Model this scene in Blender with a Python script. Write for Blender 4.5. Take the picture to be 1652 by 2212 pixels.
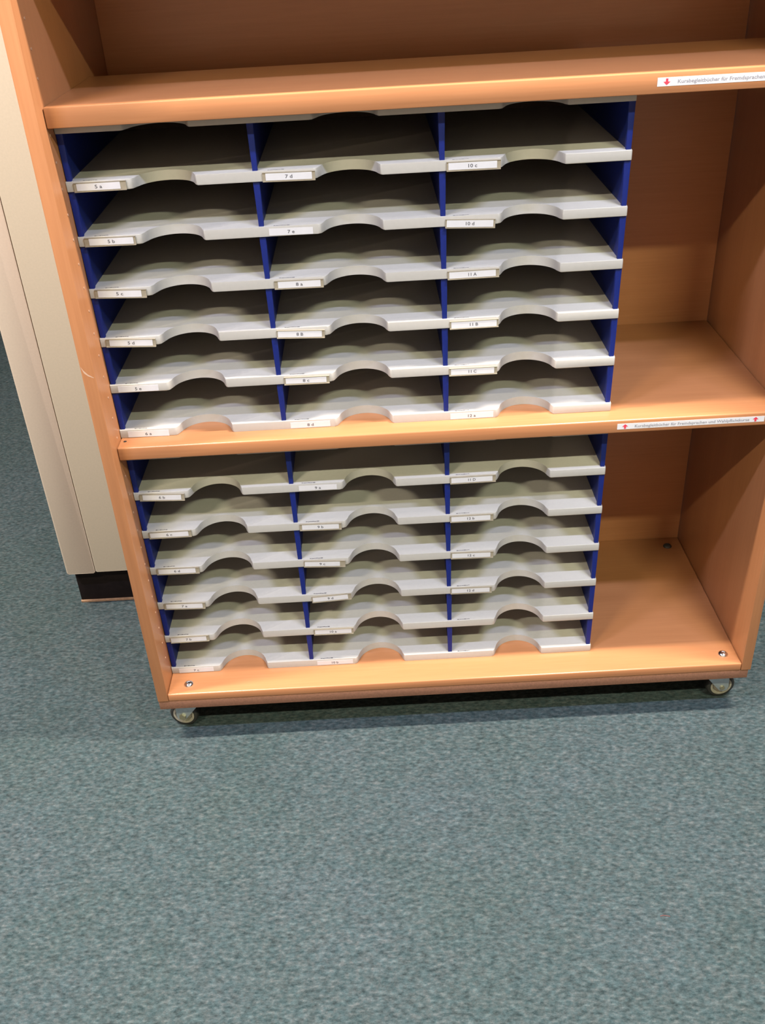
import bpy, bmesh, math, random
from mathutils import Vector, Matrix, Euler

random.seed(7)
for o in list(bpy.data.objects):
    bpy.data.objects.remove(o, do_unlink=True)
scene = bpy.context.scene
C = scene.collection

# ------------------------------------------------------------------ camera
cam_d = bpy.data.cameras.new('camera')
cam = bpy.data.objects.new('camera', cam_d)
C.objects.link(cam)
cam.location = (0.39284, -1.22614, 1.21932)
cam.rotation_euler = Euler((1.0076, 0.0495, -0.0256), 'XYZ')
cam_d.sensor_fit = 'VERTICAL'
cam_d.sensor_height = 24.0
cam_d.sensor_width = 24.0
cam_d.lens = 2095.33 / 2212.0 * 24.0
cam_d.clip_start = 0.02
cam_d.dof.use_dof = False
scene.camera = cam

# ------------------------------------------------------------------ world, exposure
world = bpy.data.worlds.new('world')
scene.world = world
world.use_nodes = True
world.node_tree.nodes['Background'].inputs[0].default_value = (0.9, 0.95, 1.0, 1)
world.node_tree.nodes['Background'].inputs[1].default_value = 0.0
vs = scene.view_settings
vs.view_transform = 'Standard'
vs.look = 'None'
vs.gamma = 1.0
vs.use_curve_mapping = False
vs.exposure = -0.25

# ------------------------------------------------------------------ ceiling lamps (rows parallel to the cabinet) and one added fill lamp
CEIL = 2.80
def lamp(x, y, power, col, sx=0.62, sy=0.07):
    d = bpy.data.lights.new('ceiling_or_fill_lamp', 'AREA')
    d.shape = 'RECTANGLE'
    d.size = sx
    d.size_y = sy
    d.energy = power
    d.color = col
    o = bpy.data.objects.new('ceiling_or_fill_lamp', d)
    C.objects.link(o)
    o.location = (x, y, CEIL - 0.012)
    return o
XL_, XR_ = -0.95, 1.42
ROWS = ((-0.15, (1.0, 0.89, 0.77), (1.0, 0.89, 0.77), 182),
        (-1.11, (0.65, 0.69, 1.0), (0.65, 0.69, 1.0), 87),
        (-2.07, (1.0, 0.88, 0.62), (0.93, 0.95, 0.62), 108))
for yy, ca, cb, pw in ROWS:
    lamp(XL_, yy, pw, ca)
    lamp(XR_, yy, pw, cb)
lamp(XL_, 0.81, 24, (1.0, 0.90, 0.66))  # added fill lamp, brightens the carpet left of the cabinet

# ------------------------------------------------------------------ materials
def new_mat(name):
    m = bpy.data.materials.new(name)
    m.use_nodes = True
    nt = m.node_tree
    b = nt.nodes['Principled BSDF']
    return m, nt, b

def plain(name, col, rough=0.5, metal=0.0, spec=0.5, mottle=0.0, scale=60.0, bump=0.0):
    m, nt, b = new_mat(name)
    b.inputs['Roughness'].default_value = rough
    b.inputs['Metallic'].default_value = metal
    b.inputs['Specular IOR Level'].default_value = spec
    tc = nt.nodes.new('ShaderNodeTexCoord')
    n = nt.nodes.new('ShaderNodeTexNoise')
    n.inputs['Scale'].default_value = scale
    n.inputs['Detail'].default_value = 4
    nt.links.new(tc.outputs['Object'], n.inputs['Vector'])
    r = nt.nodes.new('ShaderNodeValToRGB')
    k0, k1 = 1 - mottle, 1 + mottle
    r.color_ramp.elements[0].position = 0.3
    r.color_ramp.elements[1].position = 0.7
    r.color_ramp.elements[0].color = (*[min(1, c * k0) for c in col], 1)
    r.color_ramp.elements[1].color = (*[min(1, c * k1) for c in col], 1)
    nt.links.new(n.outputs['Fac'], r.inputs['Fac'])
    nt.links.new(r.outputs['Color'], b.inputs['Base Color'])
    if bump:
        bp = nt.nodes.new('ShaderNodeBump')
        bp.inputs['Strength'].default_value = bump
        bp.inputs['Distance'].default_value = 0.001
        nt.links.new(n.outputs['Fac'], bp.inputs['Height'])
        nt.links.new(bp.outputs['Normal'], b.inputs['Normal'])
    return m

def wood(name, axis, base=(0.355, 0.154, 0.067), rough=0.28, amp=0.09, spec=0.45):
    """beech-effect laminate: fine streaks stretched along one axis"""
    m, nt, b = new_mat(name)
    b.inputs['Roughness'].default_value = rough
    b.inputs['Specular IOR Level'].default_value = spec
    tc = nt.nodes.new('ShaderNodeTexCoord')
    mp = nt.nodes.new('ShaderNodeMapping')
    sc = [260.0, 260.0, 260.0]
    sc[axis] = 9.0
    mp.inputs['Scale'].default_value = sc
    nt.links.new(tc.outputs['Object'], mp.inputs['Vector'])
    n1 = nt.nodes.new('ShaderNodeTexNoise')
    n1.inputs['Scale'].default_value = 1.0
    n1.inputs['Detail'].default_value = 5
    n1.inputs['Roughness'].default_value = 0.6
    nt.links.new(mp.outputs['Vector'], n1.inputs['Vector'])
    mp2 = nt.nodes.new('ShaderNodeMapping')
    sc2 = [28.0, 28.0, 28.0]
    sc2[axis] = 1.2
    mp2.inputs['Scale'].default_value = sc2
    nt.links.new(tc.outputs['Object'], mp2.inputs['Vector'])
    n2 = nt.nodes.new('ShaderNodeTexNoise')
    n2.inputs['Scale'].default_value = 1.0
    n2.inputs['Detail'].default_value = 3
    nt.links.new(mp2.outputs['Vector'], n2.inputs['Vector'])
    add = nt.nodes.new('ShaderNodeMath')
    add.operation = 'MULTIPLY_ADD'
    add.inputs[1].default_value = 0.55
    nt.links.new(n1.outputs['Fac'], add.inputs[0])
    ml = nt.nodes.new('ShaderNodeMath')
    ml.operation = 'MULTIPLY'
    ml.inputs[1].default_value = 0.45
    nt.links.new(n2.outputs['Fac'], ml.inputs[0])
    nt.links.new(ml.outputs[0], add.inputs[2])
    r = nt.nodes.new('ShaderNodeValToRGB')
    r.color_ramp.elements[0].position = 0.32
    r.color_ramp.elements[1].position = 0.68
    r.color_ramp.elements[0].color = (base[0] * (1 - amp), base[1] * (1 - amp * 1.3), base[2] * (1 - amp * 1.5), 1)
    r.color_ramp.elements[1].color = (base[0] * (1 + amp), base[1] * (1 + amp * 1.2), base[2] * (1 + amp * 1.3), 1)
    nt.links.new(add.outputs[0], r.inputs['Fac'])
    nt.links.new(r.outputs['Color'], b.inputs['Base Color'])
    return m

def carpet_mat():
    m, nt, b = new_mat('carpet')
    b.inputs['Roughness'].default_value = 0.95
    b.inputs['Specular IOR Level'].default_value = 0.15
    tc = nt.nodes.new('ShaderNodeTexCoord')
    def noise(sc, detail, stretch=None, rough=0.6):
        n = nt.nodes.new('ShaderNodeTexNoise')
        n.inputs['Scale'].default_value = sc
        n.inputs['Detail'].default_value = detail
        n.inputs['Roughness'].default_value = rough
        if stretch:
            mp = nt.nodes.new('ShaderNodeMapping')
            mp.inputs['Scale'].default_value = stretch
            mp.inputs['Rotation'].default_value = (0, 0, 0.25)
            nt.links.new(tc.outputs['Object'], mp.inputs['Vector'])
            nt.links.new(mp.outputs['Vector'], n.inputs['Vector'])
        else:
            nt.links.new(tc.outputs['Object'], n.inputs['Vector'])
        return n
    n1 = noise(175, 6, (0.62, 1.15, 1), 0.70)      # fibres
    r1 = nt.nodes.new('ShaderNodeValToRGB')
    cr = r1.color_ramp
    cr.elements[0].position = 0.33
    cr.elements[0].color = (0.0145, 0.0217, 0.0240, 1)
    cr.elements[1].position = 0.70
    cr.elements[1].color = (0.0806, 0.0927, 0.0970, 1)
    e = cr.elements.new(0.46); e.color = (0.0313, 0.0432, 0.0468, 1)
    e = cr.elements.new(0.56); e.color = (0.0457, 0.0584, 0.0630, 1)
    nt.links.new(n1.outputs['Fac'], r1.inputs['Fac'])
    n2 = noise(150, 3)                              # coloured fibre clumps
    r2 = nt.nodes.new('ShaderNodeValToRGB')
    r2.color_ramp.elements[0].position = 0.36
    r2.color_ramp.elements[0].color = (0.80, 1.02, 1.03, 1)
    r2.color_ramp.elements[1].position = 0.66
    r2.color_ramp.elements[1].color = (1.08, 1.02, 0.97, 1)
    nt.links.new(n2.outputs['Fac'], r2.inputs['Fac'])
    mx = nt.nodes.new('ShaderNodeMix')
    mx.data_type = 'RGBA'
    mx.blend_type = 'MULTIPLY'
    mx.inputs['Factor'].default_value = 0.75
    nt.links.new(r1.outputs['Color'], mx.inputs['A'])
    nt.links.new(r2.outputs['Color'], mx.inputs['B'])
    n3 = noise(5.5, 3)                             # broad worn patches
    r3 = nt.nodes.new('ShaderNodeValToRGB')
    r3.color_ramp.elements[0].position = 0.3
    r3.color_ramp.elements[0].color = (0.92, 0.95, 0.92, 1)
    r3.color_ramp.elements[1].position = 0.7
    r3.color_ramp.elements[1].color = (1.06, 1.04, 1.08, 1)
    nt.links.new(n3.outputs['Fac'], r3.inputs['Fac'])
    m2 = nt.nodes.new('ShaderNodeMix')
    m2.data_type = 'RGBA'
    m2.blend_type = 'MULTIPLY'
    m2.inputs['Factor'].default_value = 1.0
    nt.links.new(mx.outputs['Result'], m2.inputs['A'])
    nt.links.new(r3.outputs['Color'], m2.inputs['B'])
    nt.links.new(m2.outputs['Result'], b.inputs['Base Color'])
    bp = nt.nodes.new('ShaderNodeBump')
    bp.inputs['Strength'].default_value = 0.35
    bp.inputs['Distance'].default_value = 0.002
    nt.links.new(n1.outputs['Fac'], bp.inputs['Height'])
    nt.links.new(bp.outputs['Normal'], b.inputs['Normal'])
    return m

WOODX = wood('beech_along_x', 0)
WOODZ = wood('beech_along_z', 2)
EDGE = wood('beech_edge_z', 2, base=(0.40, 0.18, 0.075), rough=0.42)
CHIP = plain('chipboard', (0.175, 0.080, 0.046), 0.75, mottle=0.16, scale=420)
TRAY = plain('grey_plastic', (0.385, 0.373, 0.352), 0.42, mottle=0.025, scale=160)
DARKSLOT = plain('dark_slot', (0.05, 0.045, 0.05), 0.8, mottle=0.3, scale=500)
BLUE = plain('blue_plastic', (0.006, 0.015, 0.135), 0.5, spec=0.25, mottle=0.08, scale=200)
BACKB = plain('brown_hardboard', (0.05, 0.036, 0.03), 0.8, mottle=0.12, scale=200)
HOLD = plain('beige_holder_plastic', (0.27, 0.235, 0.175), 0.3, mottle=0.06, scale=150)
PAPER = plain('white_paper', (0.53, 0.525, 0.55), 0.6, mottle=0.02, scale=90)
INK = plain('grey_ink', (0.07, 0.07, 0.085), 0.7)
INKS = plain('faint_ink', (0.20, 0.20, 0.23), 0.7)
RED = plain('red_ink', (0.55, 0.03, 0.06), 0.6)
CREAM = plain('cream_enamel', (0.45, 0.398, 0.302), 0.5, mottle=0.03, scale=260, bump=0.05)
CREAM2 = plain('cream_enamel_pink', (0.50, 0.428, 0.343), 0.5, mottle=0.03, scale=260, bump=0.05)
BLACK = plain('black_plinth', (0.009, 0.006, 0.006), 0.6, spec=0.15, mottle=0.2, scale=90)
TAN = plain('tan_sealing_strip', (0.25, 0.15, 0.085), 0.8, mottle=0.2, scale=200)
RUBBER = plain('black_rubber', (0.018, 0.018, 0.016), 0.6)
RIM = plain('grey_rim_plastic', (0.25, 0.235, 0.19), 0.45, mottle=0.1, scale=200)
STEEL = plain('zinc_steel', (0.50, 0.54, 0.57), 0.35, metal=0.75, mottle=0.08, scale=150)
CHROME = plain('bright_steel', (0.80, 0.81, 0.86), 0.16, metal=1.0)
BRASS = plain('yellowed_axle', (0.32, 0.30, 0.22), 0.4, metal=0.6)
HOLE = plain('dark_hole', (0.02, 0.012, 0.008), 0.9)
GLINT = plain('pale_glint', (0.44, 0.27, 0.18), 0.3)  # glint of the peg holes put into the colour
SCUFF = plain('pale_scuff', (0.46, 0.30, 0.21), 0.7)
WALLM = plain('wall_paint', (0.18, 0.165, 0.155), 0.9, mottle=0.02, scale=20)
WALLW = plain('warm_bounce_wall', (0.44, 0.33, 0.25), 0.9, mottle=0.02, scale=20)  # warm tone chosen so the unseen front wall bounces fill light
CEILM = plain('ceiling_paint', (0.20, 0.195, 0.19), 0.9, mottle=0.02, scale=20)

# ------------------------------------------------------------------ mesh helpers
def add_box(bm, x0, x1, y0, y1, z0, z1, mi=0):
    vs_ = [bm.verts.new(p) for p in ((x0, y0, z0), (x1, y0, z0), (x1, y1, z0), (x0, y1, z0),
                                     (x0, y0, z1), (x1, y0, z1), (x1, y1, z1), (x0, y1, z1))]
    for f in ((0, 3, 2, 1), (4, 5, 6, 7), (0, 1, 5, 4), (1, 2, 6, 5), (2, 3, 7, 6), (3, 0, 4, 7)):
        fc = bm.faces.new([vs_[i] for i in f])
        fc.material_index = mi
    return vs_

def bevel_edges(bm, edges, off, seg=2):
    bmesh.ops.bevel(bm, geom=list(edges), offset=off, offset_type='OFFSET', segments=seg, profile=0.5,
                    affect='EDGES', clamp_overlap=True)

def finish(bm, name, mats, smooth=True, angle=35):
    me = bpy.data.meshes.new(name)
    bmesh.ops.recalc_face_normals(bm, faces=bm.faces)
    bm.to_mesh(me)
    bm.free()
    for m in (mats if isinstance(mats, (list, tuple)) else [mats]):
        me.materials.append(m)
    if smooth:
        for p in me.polygons:
            p.use_smooth = True
        me.set_sharp_from_angle(angle=math.radians(angle))
    return me

def link(name, me, parent=None, loc=(0, 0, 0), rot=(0, 0, 0)):
    o = bpy.data.objects.new(name, me)
    C.objects.link(o)
    o.location = loc
    o.rotation_euler = rot
    if parent:
        o.parent = parent
    return o

def box_mesh(name, sx0, sx1, sy0, sy1, sz0, sz1, mat, bev=0.0, seg=2):
    bm = bmesh.new()
    add_box(bm, sx0, sx1, sy0, sy1, sz0, sz1)
    if bev:
        bevel_edges(bm, bm.edges[:], bev, seg)
    return finish(bm, name, mat)

def box(name, x0, x1, y0, y1, z0, z1, mat, parent=None, bev=0.0, seg=2):
    """box whose origin is its own centre (so grain differs per board)"""
    cx, cy, cz = (x0 + x1) / 2, (y0 + y1) / 2, (z0 + z1) / 2
    me = box_mesh(name, x0 - cx, x1 - cx, y0 - cy, y1 - cy, z0 - cz, z1 - cz, mat, bev, seg)
    return link(name, me, parent, (cx, cy, cz))

def add_cyl(bm, c, axis, r, h, seg=24, r2=None, mi=0):
    """cylinder centred at c along axis ('x','y','z' or Vector)"""
    ax = {'x': Vector((1, 0, 0)), 'y': Vector((0, 1, 0)), 'z': Vector((0, 0, 1))}.get(axis, axis) if isinstance(axis, str) else axis
    q = Vector((0, 0, 1)).rotation_difference(ax).to_matrix().to_4x4()
    M = Matrix.Translation(Vector(c)) @ q
    g = bmesh.ops.create_cone(bm, cap_ends=True, segments=seg, radius1=r, radius2=r if r2 is None else r2, depth=h, matrix=M)
    fs = set()
    for v in g['verts']:
        fs.update(v.link_faces)
    for f in fs:
        f.material_index = mi
    return g['verts']

def add_lathe(bm, prof, axis_rot, c, seg=32, mi=0):
    """prof: list of (r, h) revolved round local z, closed ring profile; axis_rot: Matrix"""
    rings = []
    for i in range(seg):
        a = 2 * math.pi * i / seg
        rings.append([bm.verts.new(Vector(c) + axis_rot @ Vector((r * math.cos(a), r * math.sin(a), h))) for r, h in prof])
    n = len(prof)
    for i in range(seg):
        a, b_ = rings[i], rings[(i + 1) % seg]
        for j in range(n):
            k = (j + 1) % n
            f = bm.faces.new((a[j], b_[j], b_[k], a[k]))
            f.material_index = mi

def add_text(bm, body, cx, cz, height, y, mi, width=None, align='CENTER', bold=0.012):
    """flat lettering in the XZ plane facing -y, real filled outlines"""
    cu = bpy.data.curves.new('lettering', 'FONT')
    cu.body = body
    cu.size = 1.0
    cu.align_x = 'LEFT'
    cu.align_y = 'BOTTOM_BASELINE'
    cu.resolution_u = 3
    cu.offset = bold
    ob = bpy.data.objects.new('lettering', cu)
    C.objects.link(ob)
    dg = bpy.context.evaluated_depsgraph_get()
    dg.update()
    me = bpy.data.meshes.new_from_object(ob.evaluated_get(dg))
    xs = [v.co.x for v in me.vertices]
    ys = [v.co.y for v in me.vertices]
    x0, x1 = min(xs), max(xs)
    sy = height / 0.70
    sx = (width / (x1 - x0)) if width else sy
    off = cx - (x0 + x1) / 2 * sx if align == 'CENTER' else cx - x0 * sx
    idx = [bm.verts.new((off + v.co.x * sx, y, cz - height / 2 + v.co.y * sy)) for v in me.vertices]
    for p in me.polygons:
        try:
            f = bm.faces.new([idx[i] for i in p.vertices])
            f.material_index = mi
        except ValueError:
            pass
    bpy.data.objects.remove(ob, do_unlink=True)
    bpy.data.curves.remove(cu)
    bpy.data.meshes.remove(me)

def empty(name, loc, label, cat, group=None):
    o = bpy.data.objects.new(name, None)
    o.empty_display_size = 0.1
    C.objects.link(o)
    o.location = loc
    o['label'] = label
    o['category'] = cat
    if group:
        o['group'] = group
    return o

def struct(o):
    o['kind'] = 'structure'
    return o

# ------------------------------------------------------------------ the room
RX0, RX1, RY0, RY1 = -4.5, 5.0, -3.4, 4.0
fl = struct(box('floor', RX0, RX1, RY0, RY1, -0.10, 0.0, carpet_mat()))
fl['label'] = 'flat needle-felt carpet, mottled blue grey and green'
fl['category'] = 'floor'
for nm, a in (('wall_back', (RX0, RX1, RY1, RY1 + 0.1, 0, CEIL)), ('wall_front', (RX0, RX1, RY0 - 0.1, RY0, 0, CEIL)),
              ('wall_left', (RX0 - 0.1, RX0, RY0, RY1, 0, CEIL)), ('wall_right', (RX1, RX1 + 0.1, RY0, RY1, 0, CEIL))):
    w = struct(box(nm, *a, WALLW if nm == 'wall_front' else WALLM))
    w['label'] = 'plain painted room wall, ' + nm.split('_')[1] + ' side of the room'
    w['category'] = 'wall'
ce = struct(box('ceiling', RX0, RX1, RY0, RY1, CEIL, CEIL + 0.1, CEILM))
ce['label'] = 'plain white painted room ceiling'
ce['category'] = 'ceiling'

# ------------------------------------------------------------------ the wooden shelf cabinet
xl, xli, xri, xr = -0.0120, 0.0063, 0.9734, 0.9902
DB, DBO = 0.3832, 0.3905           # back panel front and rear faces
zb, zb0 = 0.1069, 0.0916           # bottom board
zm, zm0, ym = 0.5667, 0.5454, 0.0218
zu, zu0, yu, yu1 = 1.0287, 1.0043, 0.0257, 0.2713
ZT0, ZT = 1.240, 1.262             # top board

cab = empty('shelf_cabinet', ((xl + xr) / 2, 0.19, 0.0),
            'open beech-effect shelf cabinet on castors holding the grey letter trays', 'bookcase')
P0 = Vector(cab.location)
def cbox(name, x0, x1, y0, y1, z0, z1, mat, bev=0.0012, seg=2, par=None):
    o = box(name, x0, x1, y0, y1, z0, z1, mat, None, bev, seg)
    o.parent = cab
    o.location = Vector(o.location) - P0
    return o

left = cbox('side_panel', xl, xli, 0.0, DBO, zb0, ZT, WOODZ, 0.0014)
right = cbox('side_panel', xri, xr, 0.0, DBO, zb0, ZT, WOODZ, 0.0014)
cbox('bottom_panel', xli + 0.0002, xri - 0.0002, 0.0, DB, zb0, zb, WOODX, 0.0022, 3)
mid = cbox('shelf', xli + 0.0004, xri - 0.0004, ym, DB, zm0, zm, WOODX, 0.0024, 3)
upp = cbox('shelf', xli + 0.0010, xri - 0.0010, yu, yu1, zu0, zu, WOODX, 0.0016, 2)
cbox('top_panel', xli + 0.0002, xri - 0.0002, 0.012, DBO, ZT0, ZT, WOODX, 0.0016)
cbox('back_panel', xli + 0.0002, xri - 0.0002, DB, DBO, zb0, ZT0, WOODX, 0.0)
cbox('base_board', xl + 0.0006, xr - 0.003, 0.002, DBO, 0.0727, zb0 - 0.0002, CHIP, 0.0008)

# row of pale discs, painted glints of the shelf-peg holes (32 mm grid)
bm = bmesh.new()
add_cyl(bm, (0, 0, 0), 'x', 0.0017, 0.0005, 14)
pin_me = finish(bm, 'peg_hole_glint', GLINT)
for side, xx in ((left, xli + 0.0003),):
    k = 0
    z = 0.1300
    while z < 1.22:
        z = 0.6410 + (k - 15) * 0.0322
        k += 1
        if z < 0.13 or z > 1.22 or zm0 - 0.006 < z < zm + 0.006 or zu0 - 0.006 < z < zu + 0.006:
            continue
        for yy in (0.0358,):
            o = link('peg_hole_glint', pin_me, side, Vector((xx, yy, z)) - Vector(side.location) - P0)

# pale scuff on the front edge of the panel
bm = bmesh.new()
pts = [(-0.0105, 0.704), (-0.008, 0.6975), (-0.003, 0.692), (0.004, 0.688)]
wd = [0.0007, 0.0022, 0.0013, 0.0004]
for i in range(3):
    (x0, z0), (x1, z1) = pts[i], pts[i + 1]
    add = [bm.verts.new((x0, -0.00015, z0 - wd[i])), bm.verts.new((x1, -0.00015, z1 - wd[i + 1])),
           bm.verts.new((x1, -0.00015, z1 + wd[i + 1])), bm.verts.new((x0, -0.00015, z0 + wd[i]))]
    bm.faces.new(add)
bmesh.ops.remove_doubles(bm, verts=bm.verts, dist=1e-6)
sc_o = link('scuff_mark', finish(bm, 'scuff_mark', SCUFF, False), left, -Vector(left.location) - P0)

# countersunk hole in the middle shelf, bolts in the bottom board
bm = bmesh.new()
add_cyl(bm, (0, 0, 0), 'z', 0.0024, 0.0004, 16)
link('screw_hole', finish(bm, 'screw_hole', HOLE), mid, Vector((0.0150, 0.0418, zm + 0.0001)) - Vector(mid.location) - P0)

bm = bmesh.new()
add_lathe(bm, [(0.0, 0.0), (0.0082, 0.0), (0.0080, 0.0012), (0.0064, 0.0031), (0.0036, 0.0042), (0.0034, 0.0030), (0.0, 0.0028)],
          Matrix.Identity(3), (0, 0, 0), 28)
bmesh.ops.remove_doubles(bm, verts=bm.verts, dist=1e-6)
bolt_me = finish(bm, 'bolt_head', CHROME, True, 50)
bolt_dark = bolt_me.copy()
bolt_dark.materials[0] = plain('dark_steel', (0.06, 0.055, 0.055), 0.5, metal=0.4, spec=0.2)  # rear bolt darker than the front pair
for (bx, by, bme) in ((0.0396, 0.0238, bolt_me), (0.9493, 0.0259, bolt_me), (0.9443, 0.3525, bolt_dark)):
    link('bolt_head', bme, cab, Vector((bx, by, zb + 0.0001)) - P0)

# printed strips on the shelf edges
def strip(name, x0, x1, z0, z1, y, parent, up, two):
    bm = bmesh.new()
    add_box(bm, x0, x1, y - 0.0004, y - 0.0001, z0, z1, 0)
    zc = (z0 + z1) / 2
    yt_ = y - 0.00055
    def arrow(cx):
        s = 1 if up else -1
        pl = [(0.0, 0.0037), (0.0044, -0.0002), (0.0014, -0.0002), (0.0014, -0.0037), (-0.0014, -0.0037), (-0.0014, -0.0002), (-0.0044, -0.0002)]
        f = bm.faces.new([bm.verts.new((cx + a, yt_, zc + s * b_)) for a, b_ in pl])
        f.material_index = 2
    tx0 = x0 + (0.0255 if two else 0.0245)
    add_text(bm, 'Kursbegleitbücher für Fremdsprachen und Wahlpflichtkurse', tx0, zc, 0.0042, yt_, 1, width=0.166, align='LEFT')
    arrow(x0 + 0.0113)
    if two:
        arrow(x0 + 0.2005)
    else:
        arrow(x0 + 0.2005)
    o = link(name, finish(bm, name, [PAPER, INKS, RED], False), parent, -Vector(parent.location) - P0)
    o['label'] = 'white paper strip with printed grey words and red arrows'
    return o
strip('shelf_edge_label', 0.7455, 0.9585, 1.0128, 1.0226, yu, upp, False, False)
strip('shelf_edge_label', 0.7330, 0.9463, 0.5519, 0.5608, ym, mid, True, True)

# castors
def build_caster_meshes():
    # fork: top plate + swivel + two tapered cheeks (wheel axis along local y)
    bm = bmesh.new()
    add_box(bm, -0.024, 0.024, -0.024, 0.024, 0.0695, 0.0725)
    add_cyl(bm, (0, 0, 0.0655), 'z', 0.017, 0.008, 24)
    for s in (-1, 1):
        yo = s * 0.0125
        outline = [(-0.019, 0.0625), (0.021, 0.0625), (0.017, 0.048), (-0.006, 0.0185), (-0.0125, 0.0165), (-0.019, 0.019), (-0.0215, 0.027)]
        a = [bm.verts.new((x, yo - 0.0011, z)) for x, z in outline]
        b_ = [bm.verts.new((x, yo + 0.0011, z)) for x, z in outline]
        bm.faces.new(a); bm.faces.new(b_[::-1])
        n = len(a)
        for i in range(n):
            bm.faces.new((a[i], b_[i], b_[(i + 1) % n], a[(i + 1) % n]))
    add_box(bm, -0.019, 0.021, -0.0136, 0.0136, 0.0605, 0.0625)
    fork = finish(bm, 'fork', STEEL)
    R90 = Matrix.Rotation(math.radians(90), 3, 'X')
    wc = (-0.010, 0, 0.0252)
    bm = bmesh.new()
    add_lathe(bm, [(0.0188, -0.0085), (0.0225, -0.0090), (0.0246, -0.0070), (0.0252, -0.0025), (0.0252, 0.0025), (0.0246, 0.0070), (0.0225, 0.0090), (0.0188, 0.0085)],
              R90, wc, 40)
    tyre = finish(bm, 'tyre', RUBBER, True, 60)
    bm = bmesh.new()
    add_lathe(bm, [(0.0045, -0.0075), (0.0060, -0.0080), (0.0135, -0.0055), (0.0150, -0.0092), (0.0186, -0.0094), (0.0187, 0.0094), (0.0150, 0.0092), (0.0135, 0.0055), (0.0060, 0.0080), (0.0045, 0.0075)],
              R90, wc, 40)
    rim = finish(bm, 'rim', RIM, True, 40)
    bm = bmesh.new()
    add_cyl(bm, wc, 'y', 0.0042, 0.031, 18)
    add_cyl(bm, (wc[0], -0.0150, wc[2]), 'y', 0.0062, 0.0035, 6)
    axle = finish(bm, 'axle', BRASS, True, 30)
    return fork, tyre, rim, axle
fork_me, tyre_me, rim_me, axle_me = build_caster_meshes()
for cx, cy, rz in ((0.0270, 0.0440, -8), (0.9500, 0.0440, 184), (0.0270, 0.3450, 40), (0.9500, 0.3450, 150)):
    f = link('caster', fork_me, cab, Vector((cx, cy, 0.0)) - P0, (0, 0, math.radians(rz)))
    link('tyre', tyre_me, f)
    link('rim', rim_me, f)
    link('axle', axle_me, f)

# ------------------------------------------------------------------ letter tray units
TW, TY0, TDEP, TT = 0.7230, 0.0529, 0.3270, 0.01285
TX0 = 0.00665
NOTCH = (0.1255, 0.3615, 0.5975)
def tray_mesh(name, thick, slots):
    R = 0.0385
    out = [(0.0, TDEP), (0.0, 0.0)]
    def fillet(p0, p1, p2, r, n=5):
        """round corner p1 between directions p0->p1->p2"""
        a = (Vector(p0) - Vector(p1)).normalized()
        b_ = (Vector(p2) - Vector(p1)).normalized()
        ang = a.angle(b_)
        t = r / math.tan(ang / 2)
        s, e = Vector(p1) + a * t, Vector(p1) + b_ * t
        res = []
        for i in range(n + 1):
            u = i / n
            q = s * (1 - u) ** 2 + Vector(p1) * 2 * u * (1 - u) + e * u * u
            res.append((q.x, q.y))
        return res
    out = [(0.0, TDEP)] + fillet((0.0, 0.05), (0, 0), (0.05, 0), 0.0015, 3)
    for c in NOTCH:
        # entry corner, arc, exit corner
        a0 = math.radians(168)
        pa = (c + R * math.cos(a0), R * math.sin(a0))
        out += fillet((c - 0.06, 0), (c - R - 0.0030, 0), pa, 0.0058, 6)[:-1]
        for i in range(27):
            a = math.radians(168 - i * (156 / 26))
            out.append((c + R * math.cos(a), R * math.sin(a)))
        pb = out[-1]
        out += fillet(pb, (c + R + 0.0020, 0), (c + 0.06, 0), 0.0026, 4)[1:]
    out += fillet((TW - 0.05, 0), (TW, 0), (TW, 0.05), 0.0015, 3) + [(TW, TDEP)]
    bm = bmesh.new()
    top = [bm.verts.new((x, y, 0)) for x, y in out]
    bot = [bm.verts.new((x, y, -thick)) for x, y in out]
    n = len(out)
    ft = bm.faces.new(top)
    bm.faces.new(bot[::-1])
    for i in range(n):
        bm.faces.new((top[i], bot[i], bot[(i + 1) % n], top[(i + 1) % n]))
    bm.edges.ensure_lookup_table()
    rim = [e for e in bm.edges if abs(e.verts[0].co.z - e.verts[1].co.z) < 1e-9 and max(e.verts[0].co.y, e.verts[1].co.y) < 0.06]
    bevel_edges(bm, rim, 0.0009, 2)
    if slots:
        for c in NOTCH:
            random.seed(int(c * 1e4))
            xs = c - 0.1035
            for k in range(6):
                w = random.uniform(0.0022, 0.0040)
                add_box(bm, xs, xs + w, 0.0026 + random.uniform(-0.0003, 0.0003), 0.0026 + random.uniform(0.0009, 0.0016), -0.0004, 0.00012, 1)
                xs += w + random.uniform(0.0001, 0.0006)
    return finish(bm, name, [TRAY, DARKSLOT], True, 40)
tray_top = tray_mesh('tray_short', 0.0106, False)
tray_std = tray_mesh('tray', TT, True)

def divider_mesh(h):
    """bead along the front edge (wider at the head) with a thin wall behind it"""
    bm = bmesh.new()
    t0, t1 = 0.0033, 0.0044       # half width of the bead at foot and head
    d = 0.006
    v = [bm.verts.new(p) for p in ((-t0, 0, 0), (t0, 0, 0), (t0, d, 0), (-t0, d, 0), (-t1, 0, h), (t1, 0, h), (t1, d, h), (-t1, d, h))]
    for f in ((0, 3, 2, 1), (4, 5, 6, 7), (0, 1, 5, 4), (1, 2, 6, 5), (2, 3, 7, 6), (3, 0, 4, 7)):
        bm.faces.new([v[i] for i in f])
    ed = [e for e in bm.edges if e.verts[0].co.y < 1e-6 and e.verts[1].co.y < 1e-6 and abs(e.verts[0].co.z - e.verts[1].co.z) > 0.01]
    bevel_edges(bm, ed, 0.0008, 2)
    add_box(bm, -0.0016, 0.0016, d - 0.0005, TDEP - 0.004, 0, h)
    return finish(bm, 'divider', BLUE)

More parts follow.
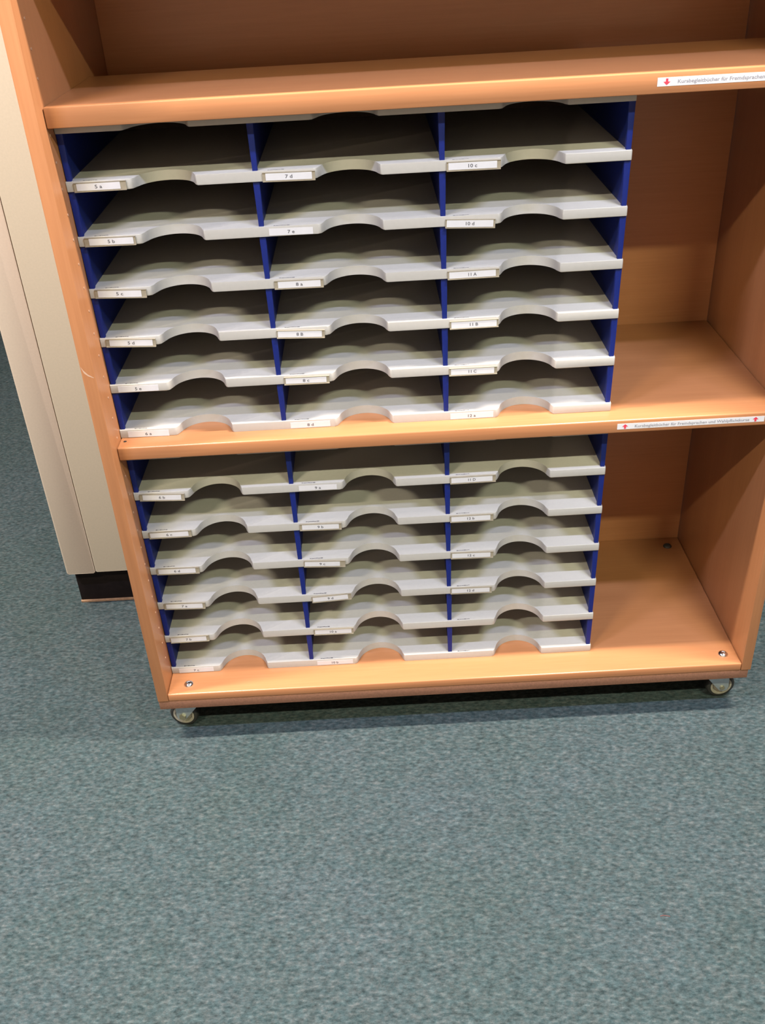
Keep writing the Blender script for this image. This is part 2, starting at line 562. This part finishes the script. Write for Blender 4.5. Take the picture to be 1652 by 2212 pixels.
# label, tray index, card x0, x1, z top, z bottom, tilt deg, holder x0, x1  (mm, from the tray's top front corner)
LABELS = [
    ('5a', 1, 13.8, 69.6, -2.4, -11.3, 0.1, 10.2, 77.2), ('5b', 2, 14.9, 73.2, -1.9, -10.8, -0.6, 8.8, 76.1),
    ('5c', 3, 12.0, 70.6, -1.2, -10.7, -2.3, 8.0, 77.3), ('5d', 4, 13.6, 73.3, -1.6, -10.6, -2.6, 8.7, 77.4),
    ('5e', 5, 11.2, 69.0, -2.4, -11.4, -0.5, 0, 0), ('6a', 6, 11.7, 72.1, -2.4, -11.9, -0.6, 0, 0),
    ('6b', 7, 13.9, 72.6, -2.2, -11.4, -2.6, 9.4, 77.7), ('6c', 8, 13.1, 73.1, -2.0, -10.6, 0.3, 11.3, 77.8),
    ('6d', 9, 14.0, 73.6, -1.2, -10.2, -0.8, 11.3, 79.6), ('7a', 10, 14.6, 74.4, -1.3, -10.3, -1.8, 11.3, 78.7),
    ('7b', 11, 10.6, 70.4, -2.2, -11.6, 0.7, 9.7, 74.9), ('7c', 12, 12.9, 72.5, -2.9, -12.0, 0.4, 0, 0),
    ('7d', 1, 255.2, 314.3, -2.7, -11.7, -0.8, 251.2, 318.5), ('7e', 2, 251.6, 309.6, -2.7, -11.7, -0.8, 0, 0),
    ('8a', 3, 255.9, 313.6, -3.0, -12.2, -0.4, 251.1, 317.5), ('8B', 4, 248.1, 309.3, -2.8, -11.7, -2.4, 246.6, 313.3),
    ('8c', 5, 251.8, 310.1, -3.5, -12.0, -0.5, 249.4, 314.3), ('8d', 6, 251.5, 310.0, -3.0, -12.1, 0.3, 0, 0),
    ('9a', 7, 253.3, 311.5, -2.7, -11.3, -0.5, 0, 0), ('9b', 8, 251.7, 309.4, -2.2, -11.1, -1.2, 248.0, 313.6),
    ('9c', 9, 249.5, 305.9, -2.0, -10.6, -2.9, 248.2, 314.7), ('9d', 10, 256.2, 314.2, -4.0, -13.0, 3.0, 254.6, 319.9),
    ('10a', 11, 253.9, 315.2, -2.0, -10.8, -0.7, 251.9, 318.5), ('10b', 12, 251.6, 313.2, -2.7, -11.3, 0.0, 0, 0),
    ('10c', 1, 488.5, 550.5, -2.7, -11.6, -0.3, 486.2, 555.3), ('10d', 2, 485.3, 546.6, -4.0, -13.3, -2.6, 483.6, 549.2),
    ('11A', 3, 487.7, 550.7, -3.4, -12.4, 0.3, 485.6, 555.3), ('11B', 4, 489.7, 552.8, -3.6, -13.2, 0.2, 487.6, 555.4),
    ('11C', 5, 488.3, 550.2, -3.6, -12.8, -0.3, 485.9, 554.4), ('12a', 6, 486.8, 550.0, -3.0, -12.0, 0.2, 0, 0),
    ('11D', 7, 486.8, 549.7, -2.6, -11.6, 0.3, 485.2, 554.8), ('12b', 8, 486.0, 547.2, -2.2, -11.4, -0.1, 484.2, 551.8),
    ('12c', 9, 486.5, 547.9, -1.8, -10.6, -1.2, 484.7, 552.6), ('12d', 10, 485.0, 547.2, -1.9, -10.5, -0.9, 483.4, 550.6)]
# letter units: (name text, z of the tray-0 top, pitch, first and last tray index)
def unit(label, ztop, pitch, i0, seat, short_top):
    zs = {i: ztop - pitch * (i - i0) for i in range(i0, i0 + 7)}
    zs[i0 + 6] = seat + TT
    base = empty('letter_sorter', (TX0 + TW / 2, TY0 + TDEP / 2, seat), label, 'letter tray', 'grey letter tray units')
    B0 = Vector(base.location)
    for i, z in zs.items():
        if i == i0 and short_top:
            link('tray', tray_top, base, Vector((TX0, TY0, z - 0.0022)) - B0)
        else:
            link('tray', tray_std, base, Vector((TX0, TY0, z)) - B0)
    dm = divider_mesh(pitch - TT)
    for i in range(i0, i0 + 6):
        for xx in (0.0044, 0.2420, 0.4810, TW - 0.0044):
            link('divider', dm, base, Vector((TX0 + xx, TY0 + 0.0028, zs[i + 1])) - B0)
    bp = box('back_board', TX0, TX0 + TW, TY0 + TDEP, TY0 + TDEP + 0.002, seat, zs[i0] - 0.003, BACKB)
    bp.parent = base
    bp.location = Vector(bp.location) - B0
    for nm, i, cx0, cx1, ct, cb, tilt, hx0, hx1 in LABELS:
        if i not in zs or (i == i0):
            continue
        cx0, cx1, ct, cb, hx0, hx1 = [q * 0.001 for q in (cx0, cx1, ct, cb, hx0, hx1)]
        w, h = cx1 - cx0, ct - cb
        # card centre: the measured top is the top-left corner
        ccx = (cx0 + cx1) / 2
        ccz = (ct + cb) / 2 + math.sin(math.radians(tilt)) * w / 2
        rot = (0, -math.radians(tilt), 0)
        bm = bmesh.new()
        add_box(bm, -w / 2, w / 2, -0.00035, 0.0, -h / 2, h / 2, 0)
        lead = nm[:-1] + ' ' + nm[-1]
        add_text(bm, lead, 0, 0, 0.0043, -0.0005, 1, width=0.0092 if len(nm) == 2 else 0.0112)
        card_me = finish(bm, 'label_card', [PAPER, INK], False)
        if hx1:
            hw = hx1 - hx0
            bm = bmesh.new()
            # tray lip holder: back plate, raised rim round the card, slightly taller bottom rail
            add_box(bm, -hw / 2, hw / 2, -0.0018, 0.0, -0.0060, 0.0056)
            add_box(bm, -hw / 2, hw / 2, -0.0030, -0.0018, -0.0060, -0.0050)
            add_box(bm, -hw / 2, hw / 2, -0.0026, -0.0018, 0.0050, 0.0056)
            hm = finish(bm, 'label_holder', HOLD)
            hcx = (hx0 + hx1) / 2
            hcz = ccz + math.sin(math.radians(tilt)) * (hcx - ccx) - 0.0002
            loc = Vector((TX0 + hcx, TY0 - 0.0001, zs[i] + hcz)) - B0
            if i == i0 + 6:
                pass
            ho = link('label_holder', hm, base, loc, rot)
            co = link('label_card', card_me, ho, (ccx - hcx, -0.0019, 0.0002))
        else:
            co = link('label_card', card_me, base, Vector((TX0 + ccx, TY0 - 0.0001, zs[i] + ccz)) - B0, rot)
        co['label'] = 'white paper card printed ' + nm
    return base
unit('grey letter tray unit with blue dividers on the middle shelf, cards 5a to 12a', 1.00593, 0.07077, 0, zm + 0.0001, True)
unit('grey letter tray unit with blue dividers on the cabinet floor, cards 6b to 12d', 0.47114 + 0.07048, 0.07048, 6, zb + 0.0001, False)
# ------------------------------------------------------------------ cream cupboard behind
cy0 = 0.395
cx0, cseam, cx1 = -0.2645, -0.2065, 0.60
cz0, ctop = 0.0905, 1.80
cup = empty('metal_cupboard', (0.17, cy0 + 0.2, 0.0), 'tall cream enamelled cupboard on a black plinth behind the shelf cabinet', 'cupboard')
K0 = Vector(cup.location)
def kbox(name, *a, **k):
    o = box(name, *a, **k)
    o.parent = cup
    o.location = Vector(o.location) - K0
    return o
kbox('body', cx0 + 0.002, cx1, cy0 + 0.020, cy0 + 0.42, cz0 + 0.001, ctop, CREAM, bev=0.002)
def rounded_panel(name, x0, x1, y0, y1, z0, z1, r, mat):
    bm = bmesh.new()
    cx, cz = (x0 + x1) / 2, (z0 + z1) / 2
    out = []
    for (qx, qz, a0) in ((x0 + r, z0 + r, 180), (x1 - r, z0 + r, 270), (x1 - r, z1 - r, 0), (x0 + r, z1 - r, 90)):
        for i in range(6):
            a = math.radians(a0 + i * 18)
            out.append((qx + r * math.cos(a), qz + r * math.sin(a)))
    f_ = [bm.verts.new((x - cx, 0, z - cz)) for x, z in out]
    b_ = [bm.verts.new((x - cx, y1 - y0, z - cz)) for x, z in out]
    bm.faces.new(f_); bm.faces.new(b_[::-1])
    n = len(out)
    for i in range(n):
        bm.faces.new((f_[i], b_[i], b_[(i + 1) % n], f_[(i + 1) % n]))
    bevel_edges(bm, [e for e in bm.edges if abs(e.verts[0].co.y) < 1e-9 and abs(e.verts[1].co.y) < 1e-9], 0.0012, 2)
    return link(name, finish(bm, name, mat), cup, Vector((cx, y0, cz)) - K0)
rounded_panel('stile', cx0, cseam - 0.0006, cy0 - 0.001, cy0 + 0.0195, cz0 - 0.001, ctop, 0.0035, CREAM2)
rounded_panel('door', cseam + 0.0006, cx1, cy0, cy0 + 0.0195, cz0 + 0.001, ctop, 0.002, CREAM)
kbox('plinth', -0.2590, cx1, cy0 + 0.024, cy0 + 0.41, 0.0055, cz0 + 0.0005, BLACK, bev=0.001)
kbox('sealing_strip', -0.2600, cx1, cy0 + 0.0215, cy0 + 0.411, 0.0002, 0.0055, TAN, bev=0.0008)

# ------------------------------------------------------------------ scraps on the carpet
def px_floor(u, v):
    d = cam.rotation_euler.to_matrix() @ Vector(((u - 826) / 2095.33, -(v - 1106) / 2095.33, -1))
    t = -cam.location.z / d.z
    return cam.location + d * t
p = px_floor(1436, 1979)
bm = bmesh.new()
pts = [(-0.0068, 0, 0.0006), (-0.003, 0.0009, 0.0009), (0.002, 0.0002, 0.0008), (0.0068, -0.0012, 0.0006)]
rr = 0.0007
rings = []
for (a, b_, c_) in pts:
    rings.append([bm.verts.new((a, b_ + rr * math.cos(t), c_ + rr * 0.6 * math.sin(t))) for t in [i * math.pi / 3 for i in range(6)]])
for i in range(3):
    for j in range(6):
        bm.faces.new((rings[i][j], rings[i][(j + 1) % 6], rings[i + 1][(j + 1) % 6], rings[i + 1][j]))
bm.faces.new(rings[0]); bm.faces.new(rings[-1][::-1])
th = link('thread_scrap', finish(bm, 'thread_scrap', plain('dull_red_thread', (0.085, 0.035, 0.034), 0.8)), None, (p.x, p.y, 0.0))
th['label'] = 'short dull red thread lying on the carpet'
th['category'] = 'thread'
